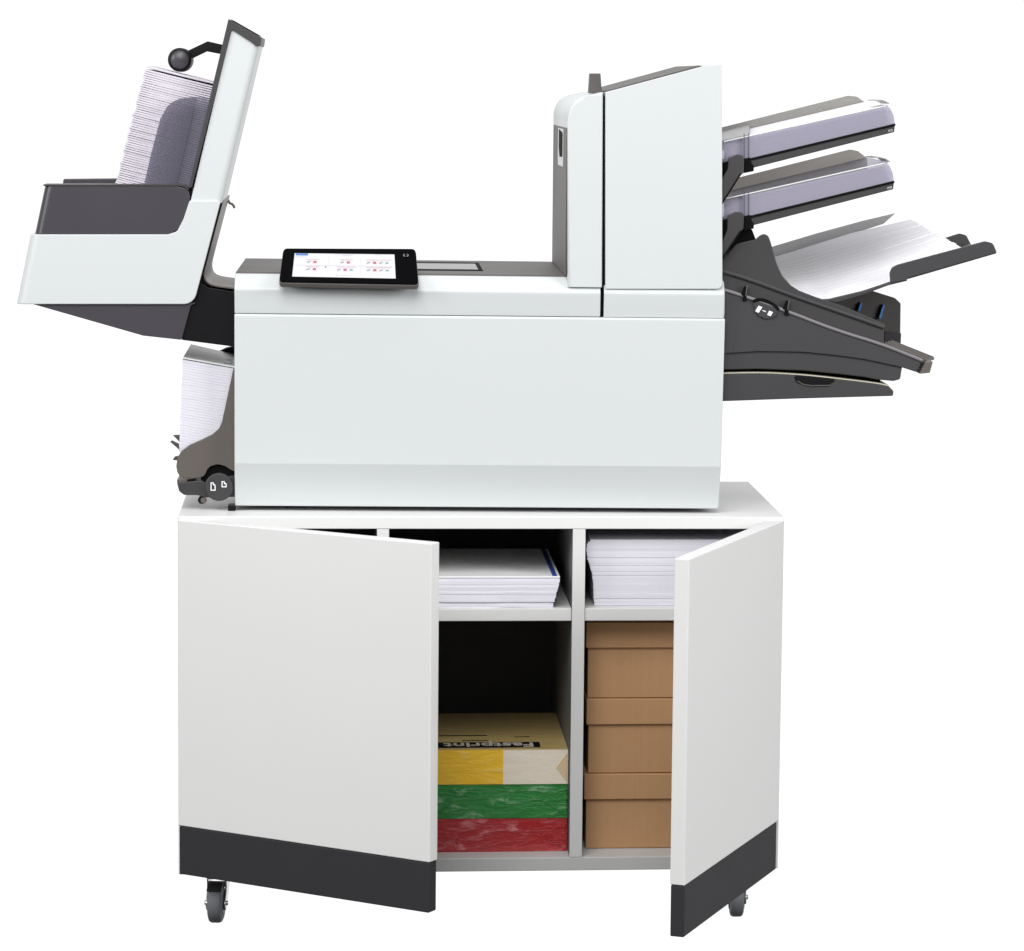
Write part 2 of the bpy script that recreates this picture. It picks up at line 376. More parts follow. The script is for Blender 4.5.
# right shelf
kw = dict(jit=.35)
bundle('paper_stack', 415.6, 575, 20, 218, 268.5, 275.8, 4, 'thin bundle of white paper at the bottom of the right shelf pile', **kw)
bundle('paper_stack', 414.8, 574, 19, 217, 276.0, 299.4, 12, 'white paper bundle second from the bottom of the right shelf pile', **kw, prof=lambda q: -1.6*q*q)
bundle('paper_stack', 413.2, 574, 19, 217, 299.7, 317.2, 9, 'white paper bundle second from the top of the right shelf pile', **kw, prof=lambda q: -5.0*q)
bundle('paper_stack', 408.4, 572, 19, 217, 317.5, 335.6, 9, 'white paper bundle with a curled corner, topmost of the right shelf pile', **kw, prof=lambda q: -1.2*math.sin(q*3)+ (0 if q < .8 else (q-.8)*14))

# ================================================================== MACHINE
mc = thing('folding_inserting_machine', tuple(TM((300, 130, 361.8))), 'white and dark grey mailing machine with touchscreen standing on the cabinet', 'mailing machine')
U0, U1 = 54.8, 541.6
US0, US1 = m(601.6, 200)[0], m(605.2, 200)[0]     # the black seam between the two halves
MD = 266.
# lower body
bm = NB(); prof = [(13, 366.6), (0.0, 411), (-.4, 558.9), (.7, 560.3), (8, 560.4), (MD, 560.8), (MD, 367.5)]
prism(bm, prof, U0, U1, 'u')
for v in bm.verts:
    if v.co.x > U1-1: v.co.x = (541.2 if v.co.z < 400 else 541.8 if v.co.z < 500 else m(725.0, 318)[0])
body = obj('base_cover', bm, 'mwhite', mc, TM, .8, 2, ang=30); body.data.set_sharp_from_angle(angle=math.radians(8))
bm = NB(); box(bm, U0+12, U1-12, 56, MD-12, 363.6, 367.4); obj('under_frame', bm, 'black', mc, TM, .5)
for u, d in ((U0-7, 20), (U1-60, 62), (U0+20, 230), (U1-30, 230)):
    bm = NB(); box(bm, u, u+(7.5 if d == 20 else 16), d-10, d+8, 361.7, 367.2); obj('foot', bm, 'black', mc, TM, .8)
# upper covers, profile: vertical belly leaning out, then a soft bevel up to the dark top
def upper(u0, u1, right=False):
    pr = [(1.8, 560.8), (.9, 566), (-1.4, 583), (-1.2, 585.5), (-.2, 587.6), (9, 595.8), (13.5, 599.4), (16, 600.0), (MD, 600.0), (MD, 560.7)]
    bm = NB(); prism(bm, pr, u0, u1, 'u')
    if right: bevel_where(bm, lambda a, b: a.x > u1-.1 and b.x > u1-.1 and a.y < 17 and b.y < 17, 2.5, 4)
    return obj('upper_cover', bm, 'mwhite', mc, TM, .9, 2, ang=30)
upper(U0, US0); upper(US1, m(724.7, 302)[0], True)
# dark top panel with slot
bm = NB(); ut = m(567.5, 280)[0]
prism(bm, [(14.5, 599.2), (15.5, 601.4), (MD-.5, 601.4), (MD-.5, 599.2)], U0+.8, US0-2, 'u'); top = obj('top_panel', bm, 'taupe', mc, TM, .6)
bm = NB(); box(bm, 176, 303.5, 72, 220, 601.45, 601.9); obj('slot', bm, 'gap', top, TM, 0)
bm = NB(); prism(bm, [(84, 601.95), (84, 602.5), (186, 602.5), (186, 601.95)], 180, 299, 'u'); obj('slot_lid', bm, 'railgrey', top, TM, .5)
# tower, left half
zt = 590.4
bm = NB(); lo = mo([(567.6, 289.5), (567.6, 99.5, 36), (603, 92.0), (602, 289.5)])
lo = [(a, max(b, zt)) for a, b in lo]
prism(bm, lo, -1.5, 258); bevel_where(bm, lambda a, b: a.y < -1 and b.y < -1 and (a.x < m(568.6, 200)[0]+40 and b.x < m(568.6, 200)[0]+40) and not (a.z < zt+1 and b.z < zt+1), 3.2, 5)
tl = obj('tower_cover', bm, 'mwhite', mc, TM, .7, 2, ang=40)
uL = m(567.6, 200)[0]
bm = NB(); zp = m(567, 128)[1]; box(bm, uL-1.2, uL+.4, 5, 250, 601.6, zp); sp = obj('side_panel', bm, 'taupe', tl, TM, .3)
bm = NB(); box(bm, uL-1.7, uL-1.2, 62, 150, zp-40, zp-2); obj('slot_plate', bm, 'mwhite', tl, TM, .15)
bm = NB(); prism(bm, rc([(68, zp-6), (128, zp-3), (128, zp-22), (112, zp-31, 3), (68, zp-30)]), uL-2.2, uL-1.7, 'u'); obj('slot_opening', bm, 'gap', tl, TM, 0)
# black core visible in the seam
bm = NB(); box(bm, US0-3, US1+3, 5, MD-20, 562, 590); box(bm, US0-6, US1+6, 5, 236, 590, m(603, 96)[1]); obj('seam_core', bm, 'gap', mc, TM, 0)
# tower, right half
bm = NB(); ro = mo([(605.3, 289.0), (605.3, 92.2), (704, 65.9), (707, 65.5), (721.8, 64.2), (722.3, 289.0, 6)])
prism(bm, ro, -1.5, 258)
ur = m(722.2, 200)[0]
bevel_where(bm, lambda a, b: a.y < -1 and b.y < -1 and a.x > ur-2 and b.x > ur-2 and abs(a.z-b.z) > 60, 11, 9)
tr_ = obj('tower_cover', bm, 'mwhite', mc, TM, .7, 2, ang=40)
a = m(605.6, 92.2); b = m(703, 66.3); nrm = Vector((-(b[1]-a[1]), b[0]-a[0])).normalized()
bm = NB(); prism(bm, [(a[0], a[1]+.1), (b[0], b[1]+.1), (b[0]-4, b[1]+.8), (a[0]+nrm.x, a[1]+nrm.y*1.2)], 1, 252); obj('top_lid', bm, 'taupe', tr_, TM, .3)
# release tab
bm = NB(); T0 = mo([(589.0, 93.2), (590.2, 73.4, 1), (600.6, 73.4, 1), (602.0, 93.6)], 24)
prism(bm, T0, 24, 44); obj('release_tab', bm, 'taupe', mc, TM, .8)

# touchscreen: a slim slab leaning back over the front edge
SD = -25.; p_ = m(348, 285.4, SD); P0 = Vector((p_[0], SD, p_[1])); NV = Vector((0, -.42, 1)).normalized()
def on_slab(px, py):
    """point of the slab's glass plane (machine u, d, z) on a sight line"""
    a = m(px, py, SD); b = m(px, py, SD+60); a = Vector((a[0], SD, a[1])); b = Vector((b[0], SD+60, b[1]))
    t = (P0-a).dot(NV)/(b-a).dot(NV); return a.lerp(b, t)
SC4 = [on_slab(279.4, 281.4), on_slab(418.4, 283.9), on_slab(283.6, 248.3), on_slab(415.4, 248.8)]
def scr_pt(fx, fy, lift=0.):
    """fx 0..1 left-right, fy 0..1 bottom-top on the sloping glass"""
    return SC4[0].lerp(SC4[1], fx).lerp(SC4[2].lerp(SC4[3], fx), fy) + NV*lift
def scr_poly(bm, pts, l0, l1, mi=0):
    loft(bm, [[scr_pt(x, y, l0) for x, y in pts], [scr_pt(x, y, l1) for x, y in pts]], mi=mi)
def srect(x0, y0, x1, y1, rx=0., ry=0.):
    if not rx: return [(x0, y0), (x1, y0), (x1, y1), (x0, y1)]
    o = []
    for cx_, cy_, a0 in ((x1-rx, y1-ry, 0), (x0+rx, y1-ry, 90), (x0+rx, y0+ry, 180), (x1-rx, y0+ry, 270)):
        for j in range(6):
            t = math.radians(a0+j*18); o.append((cx_+rx*math.cos(t), cy_+ry*math.sin(t)))
    return o
bm = NB(); scr_poly(bm, srect(0, 0, 1, 1, .03, .09), -1.2, 0); ts = obj('touchscreen', bm, 'glassblk', mc, TM, .3)
bm = NB(); scr_poly(bm, srect(-.004, -.01, 1.004, 1.0, .03, .09), -6, -1.3); obj('bezel', bm, 'taupe', ts, TM, .6)
bm = NB(); prism(bm, [(18, 601.6), (34, 601.6), (30, 610), (14, 606)], 120, 215, 'u'); obj('screen_stand', bm, 'dark2', ts, TM, .5)
X0, X1, Y0, Y1 = .088, .838, .150, .845
bm = NB(); scr_poly(bm, [(X0, Y0), (X1, Y0-.01), (X1, Y1-.02), (X0, Y1)], .05, .25)
def ui(x0, y0, x1, y1, mi):   # fractions of the lit area
    f = lambda x, y: (X0+(X1-X0)*x, Y0+(Y1-Y0)*y-.012*x)
    scr_poly(bm, [f(x0, y0), f(x1, y0), f(x1, y1), f(x0, y1)], .3, .5+.02*mi, mi)
ui(.01, .90, .135, .985, 1); ui(.01, .82, .12, .845, 5)
for gx in (.34, .66): ui(gx, .12, gx+.003, .84, 5)
ui(.02, .47, .98, .48, 5); ui(.40, .955, .60, .965, 5); ui(.48, .90, .57, .92, 5); ui(.80, .95, .87, .965, 5)
rows = [(.62, [(.13, 'kr')]), (.62, [(.46, 'kr')]), (.62, [(.72, 'krkg')]), (.31, [(.13, 'kr')]), (.31, [(.43, 'krg')]), (.31, [(.72, 'krkg')])]
for y, gs in rows:
    for x, s in gs:
        for j, kc_ in enumerate(s):
            xx = x+j*.062
            if kc_ == "k": ui(xx, y-.03, xx+.022, y+.01, 4); ui(xx+.018, y, xx+.036, y+.035, 4)
            elif kc_ == "r": ui(xx, y-.04, xx+.034, y+.045, 2)
            else: ui(xx, y-.03, xx+.03, y+.025, 3)
        w_ = .062*len(s); ui(x-.01, y+.115, x+w_, y+.125, 6); ui(x, y+.07, x+w_-.02, y+.08, 5)
ui(.31, .38, .325, .45, 4); ui(.43, .055, .44, .085, 4); ui(.46, .06, .58, .07, 5)
obj('display', bm, ['scr', 'scrb', 'scrr', 'scrg', 'scrk', 'scrl', 'scrp'], ts, TM, 0, smooth=False)
bm = NB(); o1 = srect(.904, .775, .944, .84, .010, .03); o2 = srect(.908, .79, .940, .825, .008, .017)
scr_poly(bm, o1, .05, .3); scr_poly(bm, o2, .3, .45, 1); scr_poly(bm, srect(.918, .74, .930, .86), .45, .6, 1)
obj('power_symbol', bm, ['scrk', 'glassblk'], ts, TM, 0, smooth=False)

# ------------------------------------------------------------------ envelope hopper at the left end
HD = 196.
hz_o = mo([(29.6, 234.4), (168, 234.4, 4), (177, 231.5, 6), (183.4, 219, 6), (189.4, 200.6), (220.8, 200.6, 3), (193.6, 304.3, 13), (15.6, 304.3)])
bm = NB(); prism(bm, hz_o, 0, HD)
ua = m(32, 250)[0]
bevel_where(bm, lambda a, b: a.y < .1 and b.y < .1 and max(a.x, b.x) < m(30.5, 234)[0]+2 and abs(a.z-b.z) > 20, 11, 8)
hop = obj('hopper_housing', bm, 'mwhite', mc, TM, 1.0, 3, ang=40)
bm = NB(); prism(bm, mo([(218.5, 206.4), (222.0, 203.4), (196.6, 298), (191.4, 301.5)]), 5, 40); obj('housing_back', bm, 'gap', hop, TM, .3)
# dark tray: front wall with a rounded left corner, far wall, floor
fr = mo([(44.4, 185.6), (176, 185.6, 6), (188.2, 189, 7), (190.0, 198, 4), (181.6, 227, 6), (170, 234.4, 6), (34.2, 234.4)], 1.5)
bm = NB(); prism(bm, fr, 1.2, 30)
bevel_where(bm, lambda a, b: a.y < 1.4 and b.y < 1.4 and max(a.x, b.x) < m(45.5, 185)[0] and abs(a.z-b.z) > 20, 9, 8)
z1_ = m(60, 193)[1]
box(bm, m(50, 230, 30)[0], m(180, 230, 30)[0], 29, HD-20, m(60, 236, 30)[1], m(60, 231, 30)[1])
prism(bm, mo([(63.4, 179.0), (190, 177.8), (190, 234), (55, 234)], HD-20), HD-20, HD-8)
obj('hopper_tray', bm, 'dark', hop, TM, .9)
bm = NB(); prism(bm, strip([m(43.2, 185.2), m(178, 185.2), m(184.5, 186.2), m(188.6, 190)], 1.6), .4, 32); obj('tray_rim', bm, 'dark2', hop, TM, .3)
# wedge below
bm = NB(); prism(bm, mo([(27.5, 303), (196, 303), (190.6, 306), (181.4, 340.2), (143, 336)]), 3, HD-6); obj('hopper_base', bm, 'dark', hop, TM, .8)
# black feed chute between hopper and body
bm = NB(); prism(bm, mo([(199, 282), (208, 287.5), (236, 292), (236, 347.0), (181.8, 340.0), (190.4, 306)], 6), 6, HD-10); obj('feed_chute', bm, 'black', mc, TM, .8)
# bent bracket
bp = [m(222.4, 200.6), m(219, 212), m(211, 243), m(205.2, 265), m(203.6, 273), m(204.4, 279.5), m(208, 284), m(214, 286.2), m(226, 288.0), m(236, 289.2)]
bm = NB(); prism(bm, strip(ch(bp), 1.7), 8, 158); br = obj('feed_bracket', bm, 'brown', mc, TM, .3)
bm = NB(); prism(bm, strip([m(227.8, 199.2, 158), m(229.8, 203.2, 158), m(231.8, 203.6, 158), m(233.6, 205.4, 158), m(234.6, 208, 158)], 2.0), 150, 164); obj('hook', bm, 'brown', br, TM, .3)
# tall backrest
BD = 110.
bm = NB(); prism(bm, mo([(231.2, 28.4), (259.4, 45.6), (222.0, 203.2), (190.2, 203.2)], 2), 1.6, BD)
bevel_where(bm, lambda a, b: a.y < 1.8 and b.y < 1.8 and abs(a.z-b.z) > 60 and a.x+b.x > m(224, 200)[0]+m(252, 45)[0]-10, 7, 7)
obj('backrest', bm, 'mwhite', hop, TM, .6, 2, ang=40)
bm = NB(); prism(bm, mo([(228.4, 18.8, .8), (261.6, 37.9), (260.4, 47.0, 2), (256, 45.0), (231.8, 29.4), (192.0, 187), (188.3, 188.8)], 0), -.6, BD+2); obj('backrest_frame', bm, 'dark2', hop, TM, .5)
bm = NB(); a_ = m(230.2, 19.6); b_ = m(257.6, 35.3); prism(bm, [(a_[0], a_[1]+.1), (b_[0], b_[1]+.1), (b_[0], b_[1]+.6), (a_[0], a_[1]+.6)], 8, BD-8); obj('backrest_slot', bm, 'gap', hop, TM, 0)
# press arm with roller
bm = NB(); prism(bm, mo([(222.4, 44.6), (207.6, 41.2, 3), (187, 51.0), (190.6, 59.2), (206.6, 51.4, 2), (221, 54.2)], 70), 70, 82); arm = obj('press_arm', bm, 'black', mc, TM, .9)
kc = m(179.5, 59.8, 60)
bm = NB(); lathe(bm, (kc[0], 62, kc[1]), (0, 1, 0), [(9.6, 0), (11.6, 1.2), (12, 3), (12, 40), (11, 42)], 40); obj('roller_tyre', bm, 'black', arm, TM, 0)
bm = NB(); lathe(bm, (kc[0], 59.5, kc[1]), (0, 1, 0), [(.02, -.2), (3, 0), (6.4, .7), (8.8, 2.1), (9.8, 4)], 40); obj('roller_cap', bm, 'dark', arm, TM, 0)
# smoked side guide in front of the envelopes
g1 = mo(sm([(143.4, 187, 0), (150.7, 154.5), (160.2, 118.5), (166.8, 106.6), (173, 101.4), (180, 98.4), (193.3, 96.6), (209.4, 98, 0), (189, 187, 0)]), 12)
bm = NB(); prism(bm, g1, 12, 13.2); sg = obj('side_guide', bm, 'smoke', mc, TM, .2)
bm = NB(); prism(bm, mo([(144, 187), (151.2, 154.7), (160.6, 118.8), (167.2, 107), (173.2, 101.9), (180, 98.9), (197, 97.2), (192.4, 114.7), (176, 187)], 10), 9.8, 11); obj('guide_overlay', bm, 'smoke2', sg, TM, .2)  # second smoked plate, darkens the left zone of the guide
# envelopes: a leaning pile, every envelope an object
E1 = Vector(m(210.4, 84.4, 22))-Vector(m(146.4, 68.4, 22)); e1 = E1.normalized(); e2 = Vector((e1.y, -e1.x))
tl0 = Vector(m(145.0, 66.6, 22)); bl0 = Vector(m(114.8, 186, 22)); br0 = Vector(m(186.5, 200, 22))
nE = 55; dirL = (bl0-tl0); pitch = dirL.length/(nE-1)
env_me = []
for v_ in range(6):
    bm = NB(); wv = 75.5
    k = 6; th = (.90, .975, .95, .985, .93, .96)[v_]*pitch
    sag = random.uniform(-.09, .09)
    pa = [(wv*q/k, sag*math.sin(math.pi*q/k)) for q in range(k+1)]; pb = [(a, b-th*(.72+.28*math.sin(math.pi*min(1, (q+.6)/k)))) for q, (a, b) in enumerate(pa)]
    rings = []
    prism(bm, pa+pb[::-1], 0, 152)
    R2 = lambda q: EX*(e1.x*q[0]-e1.y*q[2]) + DV*q[1] + Vector((0, 0, e1.y*q[0]+e1.x*q[2]))
    for v in bm.verts: v.co = R2(v.co)*S
    bmesh.ops.recalc_face_normals(bm, faces=bm.faces[:])
    bmesh.ops.bevel(bm, geom=[e for e in bm.edges if e.calc_face_angle(0) > .8], offset=.42*S, segments=2, profile=.5, affect='EDGES')
    me = bpy.data.meshes.new('envelope'); bm.to_mesh(me); bm.free(); me.materials.append(M['env']); env_me.append(me)
first = None
for i in range(nE):
    p = tl0 + dirL*(i/(nE-1)) + e1*random.uniform(-.9, .9)
    if i == 0: p = p + e1*2 - e2*1.2
    if first is None:
        o = bpy.data.objects.new('envelope', env_me[0]); first = o
    else:
        o = first.copy(); o.data = env_me[i % 6]
    COL.objects.link(o)
    o.location = W(TM((p.x, 24+random.uniform(-.8, .8), p.y)))
    if i: tag(o, 'white envelope inside the leaning pile in the feed hopper', 'envelope', 'envelopes piled in the hopper')
    else: tag(o, 'topmost white envelope of the leaning pile, under the black press roller', 'envelope', 'envelopes piled in the hopper')

# ------------------------------------------------------------------ lower document feeder
df_o = mo(sm([(236, 366, 0), (233.2, 369), (222, 421.5), (219, 428.4), (212.6, 434.2), (202, 439.5), (189.4, 445.2), (181, 451.5), (177.4, 457.9), (176.2, 466.3), (177.4, 472.6), (181, 477.8), (194.7, 478.6), (202, 477.3), (205.2, 474.7), (207, 470), (210.5, 466.3), (217.8, 464.4), (225.2, 466.3), (231.5, 470.5), (236, 472, 0)]), 18)
bm = NB(); prism(bm, df_o, 18, 21); df = obj('document_feeder', bm, 'brown', mc, TM, .7)
bm = NB(); prism(bm, mo([(177, 483), (201, 480.6), (206, 483), (211, 478), (234, 476), (235, 497), (206.3, 497.6), (196.8, 495.2), (184.2, 495.2, 5), (179.0, 491.2, 4)], 14), 14, 20); obj('lower_arm', bm, 'dark2', df, TM, .8)
bm = NB(); prism(bm, mo([(177.0, 479.4), (201, 478.6), (201, 481.4), (177.0, 483.4)], 20), 20, 150); obj('arm_plate', bm, 'brown', df, TM, .5)
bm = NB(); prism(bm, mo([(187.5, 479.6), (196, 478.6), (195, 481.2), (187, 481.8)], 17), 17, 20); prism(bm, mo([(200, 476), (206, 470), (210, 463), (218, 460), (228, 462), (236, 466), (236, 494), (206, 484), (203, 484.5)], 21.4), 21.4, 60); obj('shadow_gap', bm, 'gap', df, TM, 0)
dc = m(218.9, 487.3, 8)
bm = NB(); lathe(bm, (dc[0], 8, dc[1]), (0, 1, 0), [(12.9, 0), (13.9, .8), (13.9, 8)], 40); obj('adjusting_dial', bm, 'dark2', df, TM, 0)
def page(bm, x0, y0, x1, y1, d, t=.9):
    P = lambda x, y: m(x, y, d)
    for q in ([(x0, y0), (x0+t, y0), (x0+t, y1), (x0, y1)], [(x0+t, y1-t), (x1, y1-t), (x1, y1), (x0+t, y1)], [(x0+t, y0), (x1-2, y0), (x1-2, y0+t), (x0+t, y0+t)], [(x1-t, y0+2.6), (x1, y0+2.6), (x1, y1-t), (x1-t, y1-t)], [(x1-2.6, y0), (x1, y0+2.8), (x1-2.6, y0+3.0)]):
        prism(bm, [P(*z) for z in q], d-.25, d+.1)
bm = NB(); page(bm, 210.6, 482.4, 215.6, 490.6, 7.8); page(bm, 221.6, 481.2, 226.6, 487.2, 7.8); obj('dial_symbols', bm, 'mark', df, TM, 0, smooth=False)
sc_ = m(202.8, 500.2, 16)
bm = NB(); lathe(bm, (sc_[0]-1.0, 16, sc_[1]), (0, 1, 0), [(3.6, 0), (4, .6), (4, 8)], 24); sw = obj('thumb_screw', bm, 'black', df, TM, 0)
bm = NB(); lathe(bm, (sc_[0]+.8, 14.5, sc_[1]), (0, 1, 0), [(2.4, 0), (3, .6), (3, 3)], 24); obj('thumb_screw', bm, 'brown', df, TM, 0)
for pts in ([(173, 435.4), (179.8, 435.2), (184, 440), (182, 444.5)], [(170, 441.8), (172, 440.8), (184, 447.0), (184, 454)], [(172.6, 460), (174.4, 457), (183, 455), (183, 461)]):
    bm = NB(); prism(bm, mo(pts, 60), 60, 66); obj('paper_finger', bm, 'taupe', df, TM, .4)
# top cover sheet of clear plastic over the documents, running back
def pl(px, py, d): q = m(px, py, d); return (q[0], d, q[1])
bm = NB(); f0 = [(183.0, 358.8), (236, 368.2)]; b0 = [(190.8, 345.0), (236, 355.4)]
loft(bm, [[pl(*f0[0], 24), pl(*f0[1], 24), pl(f0[1][0], f0[1][1]-1.6, 24), pl(f0[0][0], f0[0][1]-1.6, 24)], [pl(*b0[0], 150), pl(*b0[1], 150), pl(b0[1][0], b0[1][1]-1, 150), pl(b0[0][0], b0[0][1]-1, 150)]])
obj('cover_flap', bm, 'fog', df, TM, .3)
q = m(228, 363.0, 50); bm = NB(); lathe(bm, (q[0], 50, q[1]), (0, -.5, 1), [(4, 0), (4, 1.5), (2.5, 3)], 20); obj('flap_screw', bm, 'sheet', df, TM, 0)
bm = NB(); prism(bm, mo([(216, 353), (226, 348.2, 6), (236, 346), (236, 362)], 155), 155, 170); obj('feeder_roller', bm, 'black', df, TM, .8)
dt = thing('paper_stack', tuple(TM((30, 90, 440))), 'leaning stack of white documents in the lower feeder left of the white body', 'paper stack')
n = 34; bm = NB()
for i in range(n):
    q0, q1 = i/n+.0006, (i+1)/n-.0006
    A0, A1 = (182.6, 359.6), (179.0, 452); B0, B1 = (236, 369), (236, 462)
    jx = random.uniform(-.25, .25)
    P4 = [(A0[0]+(A1[0]-A0[0])*q0+jx, A0[1]+(A1[1]-A0[1])*q0), (B0[0], B0[1]+(B1[1]-B0[1])*q0), (B0[0], B0[1]+(B1[1]-B0[1])*q1), (A0[0]+(A1[0]-A0[0])*q1+jx, A0[1]+(A1[1]-A0[1])*q1)]
    prism(bm, [m(x, y, 24) for x, y in P4], 24, 150)
obj('sheets', bm, 'paperd', dt, TM, 0)

# ------------------------------------------------------------------ sorter trays on the right
FD, RD = 12., 205.
def slab(bm, fpts, rpts, d0, d1):
    loft(bm, [[pl(x, y, d0) for x, y in fpts], [pl(x, y, d1) for x, y in rpts]])
def sorter(dy0, dy1, x_end, topm, lab):
    """dy: y of the lilac front edge at x=723 and of its far end"""
    yl, ye = dy0, dy1
    Y = lambda x: yl+(ye-yl)*(x-723)/(886-723)      # front plate top edge
    e = x_end
    # rail (thin plate floor with a deep front edge)
    bm = NB(); bl = lambda x: Y(749)+23+(Y(e)+20.3-Y(749)-23)*(x-749)/(e-749)
    prism(bm, mo([(750, bl(750)+2), (e, bl(e)+1.8), (e-.8, bl(e)+8.4), (754, bl(754)+10.2)], FD), FD, FD+8)
    st = obj('sorter_tray', bm, 'dark2', mc, TM, .6)
    bm = NB(); slab(bm, [(722, bl(722)+2), (e-1, bl(e)+2), (e-1, bl(e)+4.6), (722, bl(722)+4.6)], [(722, bl(722)-6), (e-24, bl(e)-3), (e-24, bl(e)-.5), (722, bl(722)-3)], FD+8.2, RD-2); obj('tray_floor', bm, 'dark2', st, TM, .4)
    bm = NB(); prism(bm, mo([(748, bl(748)+.0), (e+.4, bl(e)-.2), (e+.6, bl(e)+2.0), (748, bl(748)+2.3)], FD-1), FD-1.2, FD+7); obj('seal_strip', bm, 'gap', st, TM, .2)
    bm = NB(); prism(bm, mo([(e-7, bl(e)+6.5), (e-2.4, bl(e)+5.4), (e-2.4, bl(e)+8), (e-7, bl(e)+9)], FD-.6), FD-1, FD+3); obj('rail_clip', bm, 'metal', st, TM, .3)
    # clear lilac front guides
    bm = NB(); prism(bm, mo([(700, Y(700)), (749.4, Y(749.4)), (749.4, bl(749.4)+.4), (700, bl(700)+.4)], FD+3), FD+3, FD+4.2); obj('front_guide', bm, 'lilac', st, TM, .2)
    bm = NB(); prism(bm, mo([(742.6, Y(742.6)), (e-8, Y(e-8), 3), (e-4.5, Y(e-4)+4.0, 4), (e-1.2, Y(e)+12, 8), (e, bl(e)), (742.6, bl(742.6))], FD), FD, FD+1.2); obj('front_guide', bm, 'lilac', st, TM, .2)
    bm = NB(); prism(bm, strip([m(724, Y(724)+.3, FD-.4), m(e-9, Y(e-9)+.3, FD-.4)], .9), FD-.5, FD+1.4); obj('guide_edge', bm, 'fog', st, TM, 0)
    for gx in (744.2, 748.6):
        bm = NB(); prism(bm, strip([m(gx, Y(gx)-3, FD-.5), m(gx, bl(gx)-.5, FD-.5)], 1.3), FD-.7, FD-.1); obj('guide_seam', bm, 'smoke2', st, TM, 0)
    # rear guide
    bm = NB(); ry = (127-141) if topm == 'white' else (181-199)
    if topm == 'white': R_ = [(700, 132.8), (848, 95.6, 8), (857, 96.6, 5), (864.6, 102), (866, 112), (700, 156)]
    else: R_ = [(700, 187.2), (850, 149.4, 8), (858, 151, 5), (867, 158), (868, 170), (700, 208)]
    prism(bm, mo(R_, RD), RD, RD+1.6); obj('rear_guide', bm, 'clearb2' if topm == 'white' else 'clearb', st, TM, .3)
    # rounded end hood over the paper
    bm = NB()
    if topm == 'white':
        slab(bm, [(722, Y(722)-1.4), (749.4, Y(749.4)-1.4), (749.4, Y(749.4)-.5), (722, Y(722)-.5)], [(722, 131.2), (749.4, 124.4), (749.4, 125.4), (722, 132.2)], FD+4, RD-2); obj('top_cover', bm, 'clear', st, TM, .2)
        bm = NB()
    if topm != 'white':
        slab(bm, [(722, Y(722)-.2), (e-6, Y(e-6)-.2), (e-6, Y(e-6)+1), (722, Y(722)+1)], [(722, 192.4), (867, 157.3), (867, 158.3), (722, 193.4)], FD+5, RD-2); obj('top_cover', bm, 'smoke', st, TM, .2)
    hood = [(872, 100.4), (877, 99.9), (881.5, 101.2), (885, 103.4)] if topm == 'white' else [(870, 157.2), (876, 156.8), (881, 158), (886, 161.2)]
    bm = NB(); prism(bm, strip([m(*h_, FD+30) for h_ in hood], .9), FD+2, FD+60); obj('end_hood', bm, 'clear', st, TM, .2)
    # clamp block and support post with diagonal arm
    o_ = 0 if topm == 'white' else 57.4
    bm = NB(); prism(bm, mo([(743, 158.6+o_), (750.5, 157.6+o_), (751, 163.5+o_), (754, 166+o_), (753.6, 171.2+o_), (743.5, 173.2+o_)], FD-1), FD-2, FD+10); obj('clamp', bm, 'gap', st, TM, .4)
    bm = NB()
    if topm == 'white': PP = [(721, 181), (728, 169), (728.8, 158, 2), (737, 154.4, 3), (742.6, 155.2, 2), (744.1, 158.4), (743.9, 172.4), (739.6, 176.8), (721, 206.6)]
    else: PP = [(721, 246), (727.6, 229.4), (727.7, 215.4, 2), (736, 212, 3), (742.4, 212.6, 2), (744, 215.8), (743.5, 228.3), (739.4, 234), (721, 262.4)]
    prism(bm, mo(PP, 4), 4, 9.5); obj('support_post', bm, 'dark2', st, TM, .7)
    a0 = (741, 173.6+o_) if topm == 'white' else (741, 230.6); b0 = (722, 203.6 if topm == 'white' else 258.8)
    bm = NB(); prism(bm, strip([m(*a0, 3.6), m(*b0, 3.6)], 1.5), 3.2, 4.4); obj('post_groove', bm, 'gap', st, TM, 0)
    bm = NB(); prism(bm, mo([(720, 164+o_), (728.8, 161+o_), (728.8, 176+o_), (720, 194+o_)], 9.6), 9.6, 30); obj('post_recess', bm, 'gap', st, TM, 0)
    # the envelopes lying in it
    t = thing('envelope_stack', tuple(TM((640, 100, m(800, bl(800), FD)[1]))), lab, 'envelope stack', 'envelope stacks in the sorter trays')
    bm = NB(); n = 10
    if topm == 'white': top_f = lambda x: Y(x)+.6; top_r = lambda x: 135.0+(100.6-135.0)*(x-723)/(870-723)
    else: top_f = lambda x: Y(x)+2.2; top_r = lambda x: 205.+(176.-205.)*(x-723)/(870-723)
    for i in range(n):
        a0, a1 = i/n, (i+1)/n-.012
        hF = lambda x: bl(x)+1.6-top_f(x)
        F4 = [(724, top_f(724)+hF(724)*a0), (e-2.5, top_f(e-4)+hF(e-4)*a0), (e-1.2, top_f(e-4)+hF(e-4)*a1), (724, top_f(724)+hF(724)*a1)]
        xr = 868
        bot_r = lambda x: bl(x)-5.
        if topm == 'white': hb = lambda x: 17.
        else: hb = lambda x: 10.
        R4 = [(724, top_r(724)+hb(0)*a0), (xr, top_r(xr)+hb(0)*a0), (xr, top_r(xr)+hb(0)*a1), (724, top_r(724)+hb(0)*a1)]
        slab(bm, F4, R4, FD+5.4, RD-1)
    obj('envelopes', bm, 'paperw', t, TM, 0)
sorter(141.4, 105.4, 895, 'white', 'stack of white envelopes behind the lilac guide of the upper sorter tray')
sorter(199.0, 162.4, 894, 'smoke', 'stack of white envelopes behind the lilac guide of the lower sorter tray')

